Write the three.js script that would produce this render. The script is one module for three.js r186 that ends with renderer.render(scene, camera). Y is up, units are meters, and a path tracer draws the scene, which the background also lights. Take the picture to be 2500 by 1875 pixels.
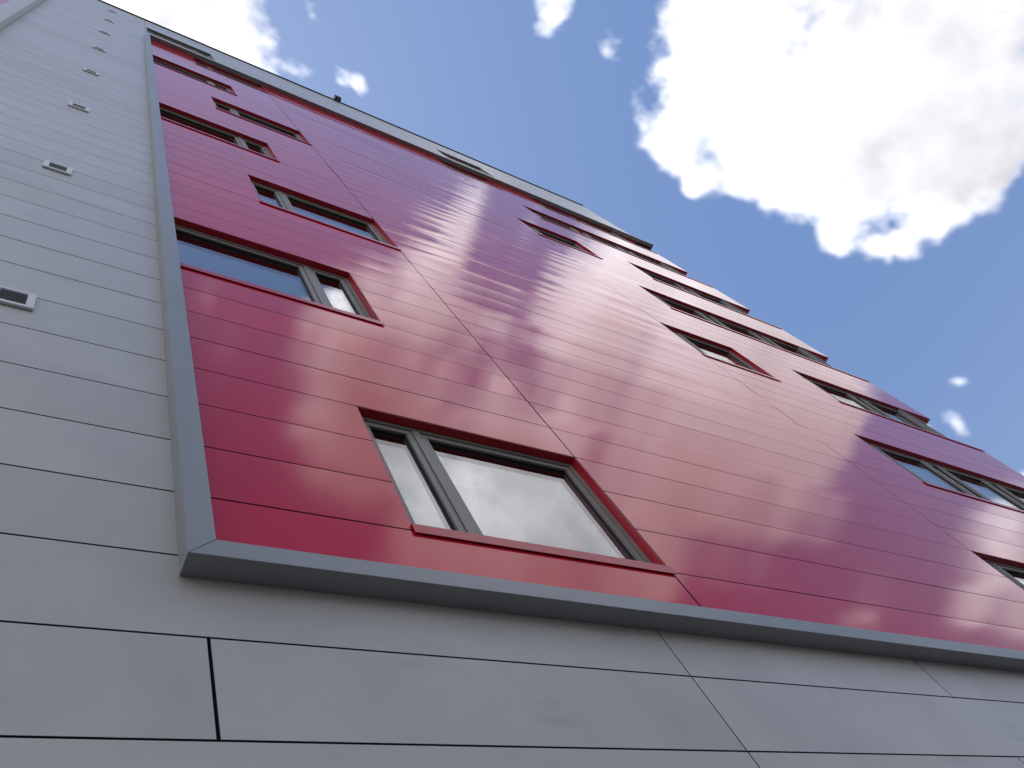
import * as THREE from 'three';
import { ImprovedNoise } from 'three/addons/math/ImprovedNoise.js';
import { mergeGeometries } from 'three/addons/utils/BufferGeometryUtils.js';

// ---------------------------------------------------------------- camera, sky, sun, exposure
const scene = new THREE.Scene();
const camera = new THREE.PerspectiveCamera(49.23, 4 / 3, 0.05, 4000);
camera.position.set(0, 1.609, 1.897);
camera.up.set(-0.2318, 0.4361, 0.8695);
camera.lookAt(0 + 0.49689, 1.609 + 0.82155, 1.897 - 0.27956);
camera.updateMatrixWorld();

const SUN = new THREE.Vector3(-0.28, 0.86, -0.42).normalize();
const sun = new THREE.DirectionalLight(0xfff1dd, 3.0);
sun.position.copy(SUN).multiplyScalar(120);
sun.target.position.set(0, 10, 0);
sun.castShadow = true;
sun.shadow.mapSize.set(2048, 2048);
Object.assign(sun.shadow.camera, { left: -60, right: 60, top: 60, bottom: -60, near: 1, far: 300 });
scene.add(sun, sun.target);

const perlin = new ImprovedNoise();
const sstep = (a, b, x) => { const t = Math.min(1, Math.max(0, (x - a) / (b - a))); return t * t * (3 - 2 * t); };
const mix = (a, b, t) => a + (b - a) * t;
function fbm(x, y, z, n) {
  let s = 0, a = 0.5, f = 1;
  for (let i = 0; i < n; i++) { s += a * perlin.noise(x * f + 3.1 * i, y * f + 7.7 * i, z * f + 1.3 * i); a *= 0.5; f *= 2.03; }
  return s;
}
// cumulus seen over and in front of the building: azimuth, height, radius in degrees, thickness
const CLOUDS = [[14.8, 50.7, 4.4, 1], [16.2, 45.5, 4.9, 1], [18.1, 39.7, 5.2, 1], [7.9, 53.0, 2.8, 1], [8.4, 49.2, 3.3, 1], [6.5, 44.3, 2.5, 1], [10.6, 40.1, 2.4, 1], [14.1, 37.6, 1.8, 1], [17.1, 56.8, 2.1, 1], [18.8, 53.6, 3.1, 1], [12.8, 58.8, 1.1, 0.8], [8.3, 56.1, 1.4, 0.9], [4.2, 55.8, 1.2, 0.9], [1.9, 53.7, 1.0, 0.9], [3.9, 51.0, 1.3, 0.9], [3.6, 48.8, 1.1, 0.9], [3.9, 46.6, 1.4, 0.9], [2.4, 43.9, 1.2, 0.9], [2.3, 41.6, 1.2, 0.95], [3.4, 40.1, 1.1, 0.9], [6.1, 39.4, 1.2, 0.9], [8.4, 38.3, 1.2, 0.9], [10.9, 37.3, 1.0, 0.8], [14.2, 61.5, 0.8, 0.5], [13.1, 60.7, 0.7, 0.5], [9.0, 58.3, 1.0, 0.48], [6.5, 58.3, 0.7, 0.42], [17.4, 67.0, 0.6, 0.28], [16.7, 65.3, 0.5, 0.3], [14.8, 64.5, 0.4, 0.28], [-38.4, 85.7, 3.3, 1], [-78.8, 87.5, 3.2, 1], [-26.9, 84.1, 2.5, 1], [-23.1, 82.0, 1.5, 0.9], [-22.0, 80.0, 0.8, 0.5], [-10.5, 76.8, 0.6, 0.62], [-9.5, 75.9, 0.5, 0.6], [3.9, 80.6, 0.5, 0.32], [0.1, 80.1, 0.4, 0.3], [-16.6, 79.3, 0.8, 0.42], [-5.9, 32.6, 0.6, 0.55], [-6.6, 31.9, 0.5, 0.5], [-3.0, 33.5, 0.4, 0.45], [-4.2, 29.4, 0.5, 0.45], [-8.0, 27.2, 1.1, 0.55], [16.7, 65.6, 1.7, 0.75], [23.3, 65.2, 2.1, 1], [31.0, 64.4, 2.6, 1], [40.8, 64.3, 2.8, 1], [46.4, 62.1, 3.2, 1], [42.3, 59.3, 3.7, 1], [33.1, 58.1, 4.7, 1], [30.0, 52.6, 5.3, 1], [17.0, 53.8, 3.7, 1], [27.8, 49.4, 5.2, 1], [17.9, 47.2, 4.8, 1], [12.1, 44.6, 4.7, 1], [23.1, 42.5, 4.5, 1], [15.0, 41.5, 3.5, 1], [30.0, 43.4, 4.8, 1], [8.4, 51.9, 3.0, 1], [7.1, 47.1, 2.9, 1], [37.8, 48.5, 4.9, 1], [44.2, 54.2, 4.3, 1], [39.6, 43.8, 3.9, 1], [45.8, 48.8, 4.0, 1], [47.3, 56.8, 3.4, 1], [51.4, 58.8, 2.6, 1], [29.8, 39.4, 2.1, 1], [9.7, 55.4, 1.8, 0.8], [18.7, 57.9, 1.6, 0.6], [7.7, 40.0, 2.2, 1], [11.0, 27.1, 2.0, 1], [12.3, 25.2, 2.2, 1], [15.7, 25.5, 1.4, 0.9], [21.5, 29.4, 1.2, 0.9], [14.6, 23.0, 1.4, 0.8], [5.3, 56.6, 1.5, 0.5], [64.0, 69.4, 1.1, 0.55], [64.0, 67.0, 1.0, 0.5], [13.1, 33.6, 2.4, -0.8], [19.7, 33.2, 2.5, -0.8], [16.0, 30.0, 2.3, -0.8], [10.1, 32.8, 1.6, -0.8], [13.0, 63.3, 1.8, -0.9], [20.9, 62.8, 1.4, -0.8], [16.4, 50.6, 1.0, -0.42], [19.5, 50.3, 1.0, -0.5], [22.1, 49.8, 0.8, -0.45], [12.9, 59.5, 1.8, -0.9], [20.6, 60.4, 1.9, -0.9]];
{
  const W = 2048, H = 1024, data = new Float32Array(W * H * 4), D = Math.PI / 180;
  const blobs = CLOUDS.map(([az, el, r, a]) => [Math.cos(az * D) * Math.cos(el * D), Math.sin(el * D), Math.sin(az * D) * Math.cos(el * D), r * D, a]);
  const known = new THREE.Vector3(0.55, 0.83, 0.05).normalize();
  const cloudAt = (x, y, z) => {
    const l = 1 / Math.hypot(x, y, z); x *= l; y *= l; z *= l;
    const inView = sstep(0.62, 0.80, x * known.x + y * known.y + z * known.z);
    const mid = fbm(x * 9 + 4, y * 9 + 60, z * 9, 3), fine = fbm(x * 21, y * 21 + 8, z * 21, 2) + 0.55 * fbm(x * 84, y * 84 + 3, z * 84, 3);
    let here = 0, away = 0;
    if (inView > 0) {
      const s1 = (o) => 0.030 * fbm(x * 10 + o, y * 10 + o * 2, z * 10, 4);      // ragged edges: the place is shifted before the clouds are looked up
      const wx = x + s1(11), wy = y + s1(23), wz = z + s1(37);
      let clear = 1, dark = 0;
      for (const [bx, by, bz, br, a] of blobs) {
        const q = ((bx - wx) ** 2 + (by - wy) ** 2 + (bz - wz) ** 2) / (br * br);
        if (q > 5) continue;
        if (a > 0) clear *= 1 - a * Math.exp(-q * q * 0.5 - q * 0.3); else dark = Math.max(dark, -a * Math.exp(-q));
      }
      const gaps = sstep(0.0, 0.17, fbm(x * 8 + 20, y * 8 + 31, z * 8 + 5, 5)) * sstep(0.19, 0.30, z) * (1 - sstep(0.32, 0.385, z));      // the cloud breaks up in front of the building
      here = (1 - clear) * (1 - dark) * (1 - 0.52 * gaps);
    }
    if (inView < 1) away = sstep(-0.32, 0.22, fbm(x * 3.4 + 5, y * 3.4, z * 3.4 + 9, 4));
    const f = mix(away, here, inView);
    return f - 0.50 + (0.22 + 3.1 * f * (1 - f)) * (0.85 * mid + 0.92 * fine);      // torn at the edge, whole at the heart
  };
  for (let row = 0; row < H; row++) {
    const el = ((row + 0.5) / H - 0.5) * Math.PI, y = Math.sin(el), c = Math.cos(el);
    for (let col = 0; col < W; col++) {
      const az = ((col + 0.5) / W - 0.5) * 2 * Math.PI, x = Math.cos(az) * c, z = Math.sin(az) * c, k = (row * W + col) * 4;
      const up = Math.max(0, y), hz = Math.pow(1 - up, 3.2);
      // the sky is paler towards the horizon and in the glow round the sun
      const glow = Math.exp(-Math.acos(Math.min(1, Math.max(-1, x * SUN.x + y * SUN.y + z * SUN.z))) / 0.42);
      let r = mix(0.070, 0.53, hz) + 0.46 * glow, g = mix(0.142, 0.58, hz) + 0.44 * glow, b = mix(0.318, 0.63, hz) + 0.41 * glow;
      if (y > 0) {
        const dens = cloudAt(x, y, z);
        const thin = Math.min(1, Math.max(0, (dens + 0.28) / 0.80)), alpha = thin * (2 - thin) * (0.35 + 0.65 * thin) * sstep(0.0, 0.10, y);
        let lum = 1;
        if (alpha > 0.01) {      // denser cloud towards the sun takes light away
          const d1 = cloudAt(x + SUN.x * 0.030, y + SUN.y * 0.030, z + SUN.z * 0.030), d2 = cloudAt(x + SUN.x * 0.085, y + SUN.y * 0.085, z + SUN.z * 0.085);
          lum = 1.01 - 0.20 * sstep(0.0, 0.6, d1) - 0.20 * sstep(0.0, 0.6, d2) + 0.50 * (fbm(x * 7 + 2, y * 7, z * 7 + 8, 4)) * sstep(0.1, 0.5, dens);
        }
        r = mix(r, lum, alpha); g = mix(g, lum * 0.995, alpha); b = mix(b, lum * 1.05, alpha);
      }
      data[k] = r; data[k + 1] = g; data[k + 2] = b; data[k + 3] = 1;
    }
  }
  const sky = new THREE.DataTexture(data, W, H, THREE.RGBAFormat, THREE.FloatType);
  sky.mapping = THREE.EquirectangularReflectionMapping;
  sky.magFilter = sky.minFilter = THREE.LinearFilter;
  sky.wrapS = THREE.RepeatWrapping;
  sky.needsUpdate = true;
  scene.background = sky;
  scene.environment = sky;
}
const renderer = new THREE.WebGLRenderer({ antialias: true });
renderer.toneMapping = THREE.LinearToneMapping;
renderer.toneMappingExposure = 1.7;
renderer.shadowMap.enabled = true;

// ---------------------------------------------------------------- helpers
let seed = 20240;
const rnd = () => { seed = (seed * 1664525 + 1013904223) >>> 0; return seed / 4294967296; };
const COURSE = 0.43, Y = (j) => 6.45 + COURSE * j;
const lin = (r, g, b) => new THREE.Color().setRGB(r, g, b);
function part(name, geo, mat, parent) {
  const m = new THREE.Mesh(geo, mat);
  m.name = name; m.castShadow = m.receiveShadow = true; parent.add(m);
  return m;
}
function group(name, parent) { const g = new THREE.Group(); g.name = name; parent.add(g); return g; }
function box(x0, x1, y0, y1, z0, z1) {
  const g = new THREE.BoxGeometry(x1 - x0, y1 - y0, z1 - z0);
  g.translate((x0 + x1) / 2, (y0 + y1) / 2, (z0 + z1) / 2);
  return g;
}
// a mirrored geometry turns inside out: swap two corners of each triangle and make its normals anew
function flip(g) {
  const p = g.attributes.position, v = new THREE.Vector3(), w = new THREE.Vector3();
  for (let i = 0; i < p.count; i += 3) { v.fromBufferAttribute(p, i + 1); w.fromBufferAttribute(p, i + 2); p.setXYZ(i + 1, w.x, w.y, w.z); p.setXYZ(i + 2, v.x, v.y, v.z); }
  g.computeVertexNormals();
}
function speckle(size, fn) {
  const d = new Uint8Array(size * size * 4);
  for (let j = 0; j < size; j++) for (let i = 0; i < size; i++) {
    const c = fn(i / size, j / size), k = (j * size + i) * 4;
    const grain = (rnd() - 0.5) * 4;      // fine grain, so that slow changes leave no contour lines
    for (let n = 0; n < 3; n++) d[k + n] = Math.max(0, Math.min(255, Math.round(c[n] * 255 + grain)));
    d[k + 3] = 255;
  }
  const t = new THREE.DataTexture(d, size, size, THREE.RGBAFormat);
  t.wrapS = t.wrapT = THREE.RepeatWrapping; t.magFilter = THREE.LinearFilter; t.minFilter = THREE.LinearMipmapLinearFilter; t.generateMipmaps = true; t.needsUpdate = true;
  return t;
}
// tileable noise: blend of four shifted samples
function tile(u, v, fx, fy, n, o) {
  const s = (a, b) => fbm(a * fx + o, b * fy + o * 1.7, o * 0.31, n);
  return s(u, v) * (1 - u) * (1 - v) + s(u - 1, v) * u * (1 - v) + s(u, v - 1) * (1 - u) * v + s(u - 1, v - 1) * u * v;
}

// ---------------------------------------------------------------- materials
// grey coated sheet: faint mottling, dried run-off streaks and wipe marks
const greyMap = speckle(1024, (u, v) => {
  const mott = 0.075 * tile(u, v, 7, 7, 4, 2) + 0.05 * tile(u, v, 2.5, 2.5, 2, 71);
  const run = Math.max(0, tile(u, v, 60, 2.2, 3, 9) - 0.10) * Math.max(0, tile(u, v, 4, 3, 2, 14) + 0.12) * 0.20;
  const wipe = Math.max(0, tile(u + v * 0.25, v, 5, 34, 3, 21) - 0.08) * Math.max(0, tile(u, v, 3, 4, 2, 27)) * 1.3;
  const b = 0.955 + mott - run - wipe;
  return [b, b * 0.997, b * 0.99];
});
greyMap.colorSpace = THREE.SRGBColorSpace;
greyMap.repeat.set(1 / 2.6, 1 / 2.6);
const redMap = speckle(1024, (u, v) => {
  const mott = 0.03 * tile(u, v, 6, 6, 4, 4);
  const run = Math.max(0, tile(u, v, 70, 2, 3, 8) - 0.16) * 0.06;
  const grit = tile(u, v, 200, 200, 2, 31) > 0.36 ? 0.05 : 0;
  const b = 0.97 + mott - run - grit;
  return [b, b, b];
});
redMap.colorSpace = THREE.SRGBColorSpace; redMap.repeat.set(1 / 3.1, 1 / 3.1);
const redRough = speckle(512, (u, v) => { const b = 0.72 + 0.35 * tile(u, v, 5, 5, 4, 61) + 0.12 * tile(u, v, 40, 8, 2, 64); return [b, b, b]; });
redRough.repeat.set(1 / 3.1, 1 / 3.1);

const M = {
  grey: new THREE.MeshPhysicalMaterial({ color: lin(0.625, 0.605, 0.572), map: greyMap, roughness: 0.32, ior: 1.5 }),
  frame: new THREE.MeshPhysicalMaterial({ color: lin(0.36, 0.378, 0.395), map: greyMap, roughness: 0.34, ior: 1.5 }),
  red: new THREE.MeshPhysicalMaterial({ color: lin(0.70, 0.018, 0.044), map: redMap, roughness: 0.13, roughnessMap: redRough, ior: 1.45 }),
  greyGloss: new THREE.MeshPhysicalMaterial({ color: lin(0.55, 0.57, 0.57), roughness: 0.5, specularIntensity: 0, clearcoat: 1, clearcoatRoughness: 0.08 }),
  redTrim: new THREE.MeshPhysicalMaterial({ color: lin(0.56, 0.016, 0.034), map: redMap, roughness: 0.25, ior: 1.5 }),
  backing: new THREE.MeshStandardMaterial({ color: lin(0.03, 0.03, 0.034), roughness: 0.9 }),
  redJointShade: new THREE.MeshStandardMaterial({ color: lin(0.045, 0.004, 0.006), roughness: 0.7 }),  // edges of red and grey panels: joint shade put into the colour
  greyJointShade: new THREE.MeshStandardMaterial({ color: lin(0.05, 0.05, 0.053), roughness: 0.7 }),
  gasket: new THREE.MeshStandardMaterial({ color: lin(0.015, 0.015, 0.016), roughness: 0.7 }),
  windowFrame: new THREE.MeshPhysicalMaterial({ color: lin(0.27, 0.245, 0.22), roughness: 0.45 }),
  glass: new THREE.MeshPhysicalMaterial({ color: lin(0.95, 0.96, 0.95), roughness: 0.0, transmission: 1, thickness: 0, ior: 2.6 }),
  inside: new THREE.MeshStandardMaterial({ color: lin(0.16, 0.155, 0.15), roughness: 0.9 }),
  white: new THREE.MeshPhysicalMaterial({ color: lin(0.78, 0.79, 0.80), roughness: 0.4 }),
  dark: new THREE.MeshStandardMaterial({ color: lin(0.03, 0.03, 0.032), roughness: 0.6 }),
  asphalt: new THREE.MeshStandardMaterial({ color: lin(0.055, 0.055, 0.057), roughness: 0.95 }),
  slab: new THREE.MeshStandardMaterial({ color: lin(0.10, 0.098, 0.093), roughness: 0.9 }),
};

// sheets from different batches: small shifts of tone and gloss
const batch = (m, list) => list.map(([k, r]) => { const c = m.clone(); c.color.multiplyScalar(k); c.roughness *= r; return c; });
M.reds = batch(M.red, [[1, 1], [0.95, 1.25], [1.05, 0.8], [0.98, 1.1]]);
M.greys = batch(M.grey, [[1, 1], [0.965, 1.08], [1.03, 0.95]]);

// ---------------------------------------------------------------- ground
function structure(name, geo, mat) { const m = part(name, geo, mat, scene); m.userData.kind = 'structure'; return m; }
structure('ground', new THREE.PlaneGeometry(3000, 3000).rotateX(-Math.PI / 2), M.asphalt);
structure('pavement', box(-30, 60, 0.0, 0.12, 0.16, 3.6), M.slab);

// ---------------------------------------------------------------- the building
const building = new THREE.Group();
building.name = 'apartment_building';
building.userData = { label: 'tall apartment building clad in grey and glossy red metal panels with ribbon windows', category: 'building' };
scene.add(building);

const X = { left: -6.2, side: -1.314, frameOut: 0.6457, frameIn: 0.7512, seam1: 3.3816, seam2: 8.256, corner: 15.544, upper: 16.204, kink: 14.507, g0: 0.726, g: 2.894, g2: 4.975 };
const ZF = 0.1045, GAP = 0.009, VGAP = 0.007;

// a thin sheet panel: slightly bowed face (real sheets never are flat), folded edges 35 mm deep
const panelCache = new Map();
function panelGeometry(w, h, variant, bow) {
  const key = [w.toFixed(3), h.toFixed(3), variant, bow].join('/');
  if (panelCache.has(key)) return panelCache.get(key);
  const nx = Math.max(2, Math.min(14, Math.round(w / 0.4))), ny = bow > 0.5 ? 4 : 2;
  const o = variant * 13.7 + 1.3, pos = [], nor = [], uv = [], idx = [];
  const a1 = bow * (0.35 + 0.9 * Math.abs(Math.sin(o * 1.9))) * (Math.sin(o * 3.3) > -0.35 ? 1 : -0.6), tilt = bow * 0.0011 * Math.sin(o * 5.1);
  const hgt = (x, y) => {      // x along, y up, from the middle
    const t = (2 * y) / h;
    return 0.00055 * a1 * (1 - t * t) + tilt * y + bow * 0.0011 * fbm(x * 0.55 + o, y * 1.6 + o, o, 2);
  };
  const e = 0.004;
  for (let j = 0; j <= ny; j++) for (let i = 0; i <= nx; i++) {
    const x = w * (i / nx - 0.5), y = h * (j / ny - 0.5);
    pos.push(x, y, hgt(x, y));
    const dx = (hgt(x + e, y) - hgt(x - e, y)) / (2 * e), dy = (hgt(x, y + e) - hgt(x, y - e)) / (2 * e), l = 1 / Math.hypot(dx, dy, 1);
    nor.push(-dx * l, -dy * l, l);
    uv.push(x + variant * 0.71, y + variant * 1.37);
  }
  for (let j = 0; j < ny; j++) for (let i = 0; i < nx; i++) {
    const a = j * (nx + 1) + i, b = a + 1, c = a + nx + 1, d = c + 1;
    idx.push(a, b, d, a, d, c);
  }
  const faces = idx.length;
  // folded edges, coloured dark to stand for the shade inside the joints
  const rim = [];
  for (let i = 0; i < nx; i++) rim.push([i, i + 1, 0, -1]);
  for (let j = 0; j < ny; j++) rim.push([j * (nx + 1) + nx, (j + 1) * (nx + 1) + nx, 1, 0]);
  for (let i = nx; i > 0; i--) rim.push([ny * (nx + 1) + i, ny * (nx + 1) + i - 1, 0, 1]);
  for (let j = ny; j > 0; j--) rim.push([j * (nx + 1), (j - 1) * (nx + 1), -1, 0]);
  for (const [p, q, ax, ay] of rim) {
    const s = pos.length / 3;
    for (const k of [p, q]) {
      pos.push(pos[k * 3], pos[k * 3 + 1], pos[k * 3 + 2], pos[k * 3], pos[k * 3 + 1], -0.035);
      nor.push(ax, ay, 0, ax, ay, 0); uv.push(uv[k * 2], uv[k * 2 + 1], uv[k * 2], uv[k * 2 + 1] + 0.03);
    }
    idx.push(s, s + 1, s + 3, s, s + 3, s + 2);
  }
  const g = new THREE.BufferGeometry();
  g.setAttribute('position', new THREE.Float32BufferAttribute(pos, 3));
  g.setAttribute('normal', new THREE.Float32BufferAttribute(nor, 3));
  g.setAttribute('uv', new THREE.Float32BufferAttribute(uv, 2));
  g.setIndex(idx); g.addGroup(0, faces, 0); g.addGroup(faces, idx.length - faces, 1);
  panelCache.set(key, g);
  return g;
}
function panel(parent, mat, x0, x1, y0, y1, bow, gl = VGAP, gr = VGAP) {
  const w = x1 - x0 - (gl + gr) / 2, h = y1 - y0 - GAP;
  const sheets = mat === M.red ? M.reds : M.greys;
  const m = part('panel', panelGeometry(w, h, Math.floor(rnd() * 6), bow), [sheets[Math.floor(rnd() * sheets.length)], mat === M.red ? M.redJointShade : M.greyJointShade], parent);
  m.position.set((x0 + gl / 2 + x1 - gr / 2) / 2, (y0 + y1) / 2, 0);
  return m;
}
// the rest of [a, b] when the intervals in cuts are taken out
function runs(a, b, cuts) {
  const out = []; let x = a;
  for (const [c, d] of cuts.slice().sort((p, q) => p[0] - q[0])) { if (d <= a || c >= b) continue; if (c > x + 0.02) out.push([x, c]); x = Math.max(x, d); }
  if (b > x + 0.02) out.push([x, b]);
  return out;
}

// windows: course of the head (three courses tall) and the spans in x; n units; narrow sash on the left or right
const windows = [];
const addW = (head, x0, x1, units, narrow) => windows.push({ head, x0, x1, units, narrow });
for (const head of [-1, 13, 27, 41]) {
  addW(head, 1.7456, X.seam1, 1, 'L');
  addW(head, X.seam2 + 0.004, 9.893, 1, 'L');
  addW(head, 11.364, X.kink, 2, 'L');
}
for (const head of [6, 20, 34]) {
  addW(head, 0.735, 2.3713, 1, 'R');
  addW(head, 9.77, X.kink, 3, 'L');
}
addW(48, 0.735, 2.3713, 1, 'R');
addW(48, 9.25, 10.886, 1, 'L');
const cutsAt = (j, withCorner) => {
  const c = windows.filter((w) => j < w.head && j >= w.head - 3).map((w) => [w.x0, w.x1]);
  if (withCorner && windows.some((w) => w.x1 === X.kink && j < w.head && j >= w.head - 3)) c.push([X.kink, X.corner + 1]);
  return c;
};

const redClad = group('red_cladding', building), greyClad = group('grey_cladding', building);
redClad.userData.label = 'glossy red cladding panels mirroring the clouds';
greyClad.userData.label = 'matt grey cladding panels';
// red field
const seamGap = (x) => (x === X.seam1 || x === X.seam2 ? 0.012 : VGAP);
for (let j = -5; j < 41; j++) {
  const cuts = cutsAt(j, true);
  for (const [a, b] of [[X.frameOut + 0.02, X.seam1], [X.seam1, X.seam2], [X.seam2, X.corner]])
    for (const [p, q] of runs(a, b, cuts)) panel(redClad, M.red, p, q, Y(j), Y(j + 1), a === X.seam1 ? (j > 6 ? 4.8 : 2.2) : 1.4, seamGap(p), seamGap(q));      // the long sheets of the middle bay bow most
}
// red field of the neighbouring frame
for (let j = -5; j < 41; j++) panel(redClad, M.red, X.left, X.side - 0.03, Y(j), Y(j + 1), 1);
// grey strip between the frames
for (let j = -5; j < 41; j++) panel(greyClad, M.grey, X.side, X.frameOut + 0.02, Y(j), Y(j + 1), 0.45);
// grey base
for (let j = -15; j < -5; j++) {
  const seams = j === -6 ? [X.left, X.g, X.g2, 9.6, X.upper] : j % 2 ? [X.left, X.g0, X.g, 7.2, 11.6, X.upper] : [X.left, -2.1, X.g, X.g2, 9.6, X.upper];
  for (let i = 0; i + 1 < seams.length; i++) {
    const wide = (x) => (x === X.g0 ? 0.0125 : VGAP);
    panel(greyClad, M.grey, seams[i], seams[i + 1], Y(j), Y(j + 1), 0.45, wide(seams[i]), wide(seams[i + 1]));
  }
}
// grey top storey
for (let j = 41; j < 53; j++) {
  const cuts = cutsAt(j, false);
  for (const [a, b] of [[X.left, X.side], [X.side, 0.69], [0.69, X.seam2], [X.seam2, X.upper]])
    for (const [p, q] of runs(a, b, cuts)) panel(greyClad, M.grey, p, q, Y(j), Y(j + 1), 0.45);
}
// splayed grey panels beside the corner, in line with the ribbon windows
for (const head of [-1, 6, 13, 20, 27, 34, 41]) for (let j = head - 3; j < head; j++) {
  const w = Math.hypot(X.corner - X.kink, 0.10);
  const m = part('panel', panelGeometry(w - 0.004, COURSE - GAP, Math.floor(rnd() * 6), 0.45), [M.greyGloss, M.greyJointShade], greyClad);
  m.position.set((X.kink + X.corner) / 2, Y(j) + COURSE / 2, -0.052);
  m.rotation.y = Math.atan2(0.10, X.corner - X.kink);
}

// structural wall behind the panels, with the window openings
function wallWithHoles(x0, x1, y0, y1, list) {
  const s = new THREE.Shape([[x0, y0], [x1, y0], [x1, y1], [x0, y1]].map((p) => new THREE.Vector2(...p)));
  for (const w of list) {
    const a = w.x0 - 0.001, b = w.x1 + 0.001, c = Y(w.head - 3), d = Y(w.head);
    s.holes.push(new THREE.Path([[a, c], [a, d], [b, d], [b, c]].map((p) => new THREE.Vector2(...p))));
  }
  return new THREE.ExtrudeGeometry(s, { depth: 0.20, bevelEnabled: false }).translate(0, 0, -0.36);
}
const fixed = windows.map((w) => ({ ...w }));
part('structural_wall', wallWithHoles(X.left + 0.01, X.corner - 0.13, Y(-15), Y(41) + 0.02, fixed.filter((w) => w.head < 48 && w.head !== 41).concat(fixed.filter((w) => w.head === 41).map((w) => ({ ...w, head: 41 })))), M.backing, building);
part('structural_wall', wallWithHoles(X.left + 0.01, X.upper - 0.05, Y(41) + 0.03, Y(53) - 0.02, fixed.filter((w) => w.head === 48)), M.backing, building);
// air-gap membrane close behind the joints
function sheetStrips(list, x0, x1, j0, j1, mat, name, corner) {
  const geos = [];
  for (let j = j0; j < j1; j++) for (const [a, b] of runs(x0, x1, list(j))) geos.push(box(a, b, Y(j), Y(j + 1), -0.155, -0.040));
  part(name, mergeGeometries(geos), mat, building);
}
sheetStrips((j) => cutsAt(j, true), X.frameOut, X.corner - 0.01, -5, 41, M.backing, 'membrane');
sheetStrips((j) => cutsAt(j, false), X.left + 0.02, X.upper - 0.01, 41, 53, M.backing, 'membrane');
sheetStrips(() => [], X.left + 0.02, X.upper - 0.01, -15, -5, M.backing, 'membrane');
sheetStrips(() => [], X.left + 0.02, X.frameOut - 0.002, -5, 41, M.backing, 'membrane');

// end walls, rear wall, floors and roof
const DEPTH = 13;
part('end_wall', box(X.left, X.left + 0.25, Y(-15), Y(53) - 0.03, -DEPTH, -0.37), M.grey, building);
part('end_wall', box(X.corner - 0.30, X.corner - 0.02, Y(-15), Y(41), -DEPTH, -0.20), M.red, building);
part('end_wall', box(X.upper - 0.30, X.upper - 0.01, Y(41) + 0.03, Y(53) - 0.03, -DEPTH, -0.05), M.grey, building);
part('rear_wall', box(X.left + 0.26, X.upper - 0.31, Y(-15), Y(53) - 0.03, -DEPTH - 0.3, -DEPTH), M.grey, building);
part('inner_wall', box(X.left + 0.27, X.corner - 0.32, Y(-15), Y(53) - 0.05, -5.1, -5.0), M.inside, building);
for (let f = -12; f <= 44; f += 7) part('floor_slab', box(X.left + 0.26, X.corner - 0.31, Y(f) + 0.05, Y(f) + 0.35, -4.98, -0.37), M.inside, building);
for (const x of [-2.2, 0.4, 3.9, 7.8, 10.9, 14.6]) part('inner_wall', box(x, x + 0.12, Y(-15), Y(53) - 0.06, -4.97, -0.38), M.inside, building);
part('roof_slab', box(X.left + 0.02, X.upper - 0.03, Y(53) - 0.02, Y(53) + 0.06, -DEPTH - 0.28, -0.03), M.dark, building);
part('parapet_cap', box(X.left - 0.01, X.upper + 0.015, Y(53) + 0.002, Y(53) + 0.062, -0.028, 0.035), M.dark, building);
part('overhang_soffit', box(X.corner - 0.02, X.upper - 0.02, Y(41) + 0.004, Y(41) + 0.028, -DEPTH + 0.02, -0.04), M.frame, building);

// projecting frames round the red fields (mitred corners)
const JB = Y(-5.285), JT = Y(-5.05), TB = Y(41.0), TT = TB + 0.105;
function member(points, label) {
  const s = new THREE.Shape(points.map((p) => new THREE.Vector2(...p)));
  const g = new THREE.ExtrudeGeometry(s, { depth: ZF - 0.003, bevelEnabled: true, bevelThickness: 0.0025, bevelSize: 0.0025, bevelOffset: -0.0025, bevelSegments: 1 });
  const m = part('frame_member', g, M.frame, building);
  m.position.z = 0.0008;
  m.userData.label = label;
  return m;
}
const mg = 0.0012;
const rivetGeo = new THREE.CylinderGeometry(0.0035, 0.0045, 0.003, 8);
function rivets(m, list, axis) {
  for (const p of list) { const r = part('rivet', rivetGeo, M.windowFrame, m); r.position.set(...p); if (axis === 'x') r.rotation.z = Math.PI / 2; }
}
const upright = member([[X.frameOut, JB + mg], [X.frameIn, JT + mg], [X.frameIn, TB - mg], [X.frameOut, TT - mg]], 'grey upright of the projecting frame left of the red panels');
rivets(upright, Array.from({ length: 24 }, (_, i) => [X.frameOut - 0.001, Y(-4.4) + i * 0.86, 0.018]), 'x');
const lower = member([[X.frameOut, JB - 0.0], [X.upper, JB], [X.upper, JT], [X.frameIn, JT]], 'grey ledge of the projecting frame below the red panels');
rivets(lower, Array.from({ length: 12 }, (_, i) => [0.70 + i * 1.22, JB - 0.001, 0.022]), 'y');
member([[X.frameOut, TT], [X.frameIn, TB], [X.upper, TB], [X.upper, TT]], 'grey ledge of the projecting frame above the red panels');
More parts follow.
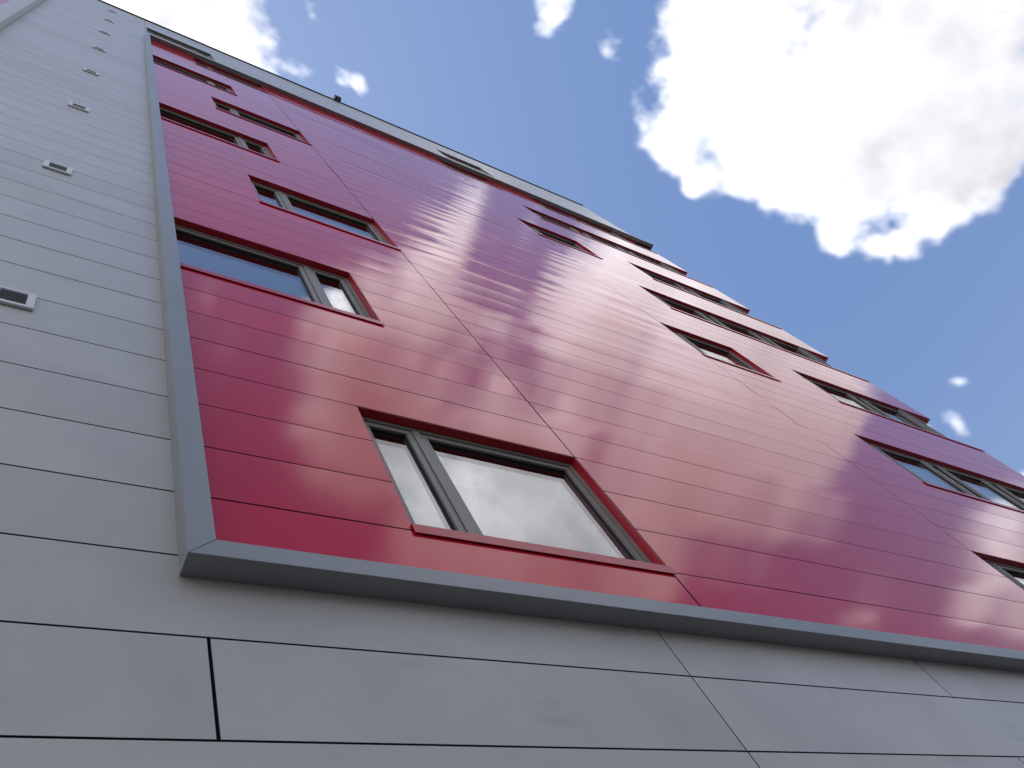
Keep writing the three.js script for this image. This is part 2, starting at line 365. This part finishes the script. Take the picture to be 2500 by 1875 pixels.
// the next frame to the left
const OW = 0.23, OZ = 0.14;
function otherMember(points, label) { const m = member(points, label); m.material = M.grey; m.scale.z = OZ / ZF; return m; }
const lifts = [-5.285, 0, 7, 14, 21, 28, 35, 41];      // a joint at every storey
for (let i = 0; i + 1 < lifts.length; i++) {
  const first = i === 0, last = i === lifts.length - 2, a = first ? JB : Y(lifts[i]) + 0.002, b = last ? TT : Y(lifts[i + 1]) - 0.002;
  otherMember([[X.side, a + mg], [X.side, b - mg], [X.side - OW, last ? b - OW : b - mg], [X.side - OW, first ? a + OW : a + mg]], 'grey upright of the neighbouring frame at the far left');
}
otherMember([[X.left, JB], [X.side, JB], [X.side - OW, JB + OW], [X.left, JB + OW]], 'grey ledge below the neighbouring red panels');
otherMember([[X.left, TT - OW], [X.side - OW, TT - OW], [X.side, TT], [X.left, TT]], 'grey ledge above the neighbouring red panels');

// ---------------------------------------------------------------- windows
function windowUnit(wg, x0, x1, y0, y1, narrow) {
  const zf0 = -0.130, zf1 = -0.058, fw = 0.034, sw = 0.046, mid = narrow === 'L' ? x0 + 0.405 : x1 - 0.405;
  const mm = 0.026;      // half of the mullion
  // fixed frame and mullion
  part('frame', mergeGeometries([
    box(x0, x0 + fw, y0, y1, zf0, zf1), box(x1 - fw, x1, y0, y1, zf0, zf1),
    box(x0 + fw, x1 - fw, y1 - fw, y1, zf0, zf1), box(x0 + fw, x1 - fw, y0, y0 + fw, zf0, zf1),
  ]), M.windowFrame, wg);
  part('mullion', box(mid - mm, mid + mm, y0 + fw, y1 - fw, zf0 + 0.002, zf1 - 0.002), M.windowFrame, wg);
  for (const [a, b] of [[x0 + fw, mid - mm], [mid + mm, x1 - fw]]) {
    const c = y0 + fw, d = y1 - fw, g = 0.004;
    part('sash', mergeGeometries([
      box(a + g, a + sw, c + g, d - g, zf0 + 0.006, zf1 - 0.010), box(b - sw, b - g, c + g, d - g, zf0 + 0.006, zf1 - 0.010),
      box(a + sw, b - sw, d - sw, d - g, zf0 + 0.006, zf1 - 0.010), box(a + sw, b - sw, c + g, c + sw, zf0 + 0.006, zf1 - 0.010),
    ]), M.windowFrame, wg);
    // bead between sash and glass
    part('gasket', mergeGeometries([
      box(a + sw, a + sw + 0.006, c + sw, d - sw, -0.114, -0.084), box(b - sw - 0.006, b - sw, c + sw, d - sw, -0.114, -0.084),
      box(a + sw + 0.006, b - sw - 0.006, d - sw - 0.006, d - sw, -0.114, -0.084), box(a + sw + 0.006, b - sw - 0.006, c + sw, c + sw + 0.006, -0.114, -0.084),
    ]), M.gasket, wg);
    for (const z of [-0.092, -0.107]) {
      const p = part('glass_pane', new THREE.PlaneGeometry(b - a - 2 * sw - 0.008, d - c - 2 * sw - 0.008), M.glass, wg);
      p.position.set((a + b) / 2, (c + d) / 2, z);
      p.rotation.x = (rnd() - 0.5) * 0.004; p.rotation.y = (rnd() - 0.5) * 0.004;
    }
  }
}
for (const w of windows) {
  const wg = group('window', building);
  const y0 = Y(w.head - 3), y1 = Y(w.head), trim = w.head === 48 ? M.windowFrame : M.redTrim, t = 0.004;
  const u = (w.x1 - w.x0 - 2 * t) / w.units;
  for (let i = 0; i < w.units; i++) windowUnit(wg, w.x0 + t + i * u + (i ? 0.001 : 0), w.x0 + t + (i + 1) * u, y0 + 0.03, y1 - t, w.narrow);
  part('head_lining', box(w.x0, w.x1 === X.kink ? X.corner - 0.006 : w.x1, y1 - t + 0.0005, y1 + 0.0005, -0.158, -0.002), trim, wg);
  part('jamb_lining', box(w.x0 - 0.001, w.x0 + t - 0.0005, y0 + 0.03, y1 - t, -0.158, -0.002), trim, wg);
  part('jamb_lining', box(w.x1 - t + 0.0005, w.x1 + 0.001, y0 + 0.03, y1 - t, -0.158, w.x1 === X.kink ? -0.012 : -0.002), w.x1 === X.kink ? M.frame : trim, wg);
  // folded sill: sloping top, upright lip standing in front of the panel below
  const a = w.x0 - 0.012, b = w.x1 + (w.x1 === X.kink ? 1.05 : 0.012);
  // section: x towards the viewer, y up; extruded along the wall
  const s = new THREE.Shape([[-0.15, y0 + 0.052], [-0.15, y0 + 0.045], [0.008, y0 + 0.030], [0.008, y0 - 0.030], [0.013, y0 - 0.030], [0.013, y0 + 0.040]].map((p) => new THREE.Vector2(...p)));
  const sg = new THREE.ExtrudeGeometry(s, { depth: b - a, bevelEnabled: false }).applyMatrix4(new THREE.Matrix4().set(0, 0, 1, 0, 0, 1, 0, 0, 1, 0, 0, 0, 0, 0, 0, 1));
  flip(sg);
  const sill = part('sill', sg, trim, wg);
  sill.position.set(a, 0, 0);
}

// ---------------------------------------------------------------- ventilation grilles on the grey strip, one to each storey
for (let k = 0; k < 8; k++) {
  const v = group('vent_grille', building), S = 0.208, xc = -0.110, yc = Y(7 * k) - S / 2, in0 = 0.040;
  v.position.set(xc, yc, 0);
  const s = new THREE.Shape([[-S / 2, -S / 2], [S / 2, -S / 2], [S / 2, S / 2], [-S / 2, S / 2]].map((p) => new THREE.Vector2(...p)));
  const q = S / 2 - in0, r = S / 2 - 0.028;
  s.holes.push(new THREE.Path([[-q, -r], [-q, r], [q, r], [q, -r]].map((p) => new THREE.Vector2(...p))));
  const g = new THREE.ExtrudeGeometry(s, { depth: 0.014, bevelEnabled: true, bevelThickness: 0.002, bevelSize: 0.002, bevelOffset: -0.002, bevelSegments: 1 });
  g.translate(0, 0, 0.004);
  part('surround', g, M.white, v);
  part('shade_plate', box(-q - 0.004, q + 0.004, -r - 0.004, r + 0.004, 0.002, 0.0035), M.gasket, v);  // flat black plate stands in for the darkness inside the grille
  for (let i = 0; i < 6; i++) {
    const y = -r + (i + 0.5) * (2 * r / 6);
    const sl = part('slat', new THREE.BoxGeometry(2 * q, 0.003, 0.018), M.frame, v);
    sl.position.set(0, y, 0.011); sl.rotation.x = 0.6;
  }
}

// ---------------------------------------------------------------- small box on the roof edge
{
  const o = new THREE.Group();
  o.name = 'roof_edge_box';
  o.userData = { label: 'small dark box fixed on the roof edge above the red panels', category: 'lamp' };
  o.position.set(6.48, Y(53) + 0.062, 0.0);
  scene.add(o);
  part('housing', box(-0.10, 0.10, 0.03, 0.17, -0.10, 0.13), M.dark, o);
  part('bracket', box(-0.03, 0.03, 0.0, 0.031, -0.09, 0.09), M.frame, o);
  part('visor', box(-0.112, 0.112, 0.171, 0.183, -0.11, 0.16), M.frame, o);
}
// ---------------------------------------------------------------- offscreen trees: one mirrored at the right, a row added to block low sky
{
  const bark = new THREE.MeshStandardMaterial({ color: lin(0.09, 0.075, 0.06), roughness: 0.9 });
  const leaf = new THREE.MeshPhysicalMaterial({ color: lin(0.055, 0.10, 0.03), roughness: 0.7, transmission: 0.35, thickness: 0, side: THREE.DoubleSide });
  function treeShapes(h, radius, base, clumps) {
    const wood = [], p = [], q = new THREE.Quaternion(), up = new THREE.Vector3(0, 1, 0);
    const limb = (from, to, r0, r1) => {
      const d = to.clone().sub(from), g = new THREE.CylinderGeometry(r1, r0, d.length(), 7);
      g.translate(0, d.length() / 2, 0); g.applyQuaternion(q.setFromUnitVectors(up, d.normalize())); g.translate(from.x, from.y, from.z); wood.push(g);
    };
    limb(new THREE.Vector3(0, 0, 0), new THREE.Vector3(0.1, h * 0.5, 0.05), h * 0.018, h * 0.012);
    limb(new THREE.Vector3(0.1, h * 0.49, 0.05), new THREE.Vector3(0, h * 0.95, 0), h * 0.012, h * 0.002);
    for (let c = 0; c < clumps; c++) {
      const t = Math.pow((c + 0.5) / clumps, 0.9), yy = base + (h - base) * t, wide = radius * Math.sin(Math.PI * Math.min(0.97, 0.18 + 0.80 * t)) + 0.1, a = c * 2.4 + rnd(), rr = wide * Math.sqrt(rnd());
      const at = new THREE.Vector3(Math.cos(a) * rr, yy, Math.sin(a) * rr), s = 0.35 + 0.5 * rnd() * (1.2 - t);
      if (c % 2) limb(new THREE.Vector3(0.06, Math.max(base * 0.8, yy - rr * 0.9), 0.03), at, h * 0.004, h * 0.001);
      for (let k = 0; k < 60; k++) {
        const v = new THREE.Vector3(rnd() - 0.5, rnd() - 0.5, rnd() - 0.5).normalize().multiplyScalar(s * Math.cbrt(rnd())).add(at);
        const u = new THREE.Vector3(rnd() - 0.5, rnd() - 0.5, rnd() - 0.5).normalize(), w = new THREE.Vector3(rnd() - 0.5, rnd() - 0.5, rnd() - 0.5).cross(u).normalize(), l = 0.07 + 0.06 * rnd();
        const A = v.clone().addScaledVector(u, l), B = v.clone().addScaledVector(w, l * 0.55), C = v.clone().addScaledVector(u, -l), E = v.clone().addScaledVector(w, -l * 0.55);
        for (const o of [A, B, C, A, C, E]) p.push(o.x, o.y, o.z);
      }
    }
    const crown = new THREE.BufferGeometry();
    crown.setAttribute('position', new THREE.Float32BufferAttribute(p, 3)); crown.computeVertexNormals();
    return [mergeGeometries(wood), crown];
  }
  const make = ([w, c], label, x, z, turn, size, gname) => {
    const t = new THREE.Group(); t.name = 'offscreen_tree' + (make.n ? '_' + String(make.n).padStart(3, '0') : ''); make.n = (make.n || 0) + 1;
    t.position.set(x, 0, z); t.rotation.y = turn; t.scale.setScalar(size);
    t.userData = gname ? { label, category: 'tree', group: gname } : { label, category: 'tree' };
    part('trunk', w, bark, t); part('crown', c, leaf, t); scene.add(t);
  };
  make(treeShapes(16.6, 2.3, 4.0, 170), 'tall tree standing beyond the far building corner', 31, 2.5, 0.4, 1);
  const kinds = [treeShapes(10, 3.0, 2.2, 150), treeShapes(9.2, 2.7, 2.0, 130)];
  for (let i = 0; i < 11; i++) make(kinds[i % 2], 'leafy tree added out of view to block the low sky', -26 + i * 5.6 + rnd() * 1.5, 14.5 + rnd() * 2, rnd() * 6, 0.95 + 0.2 * rnd(), 'added trees out of view');
}
renderer.render(scene, camera);
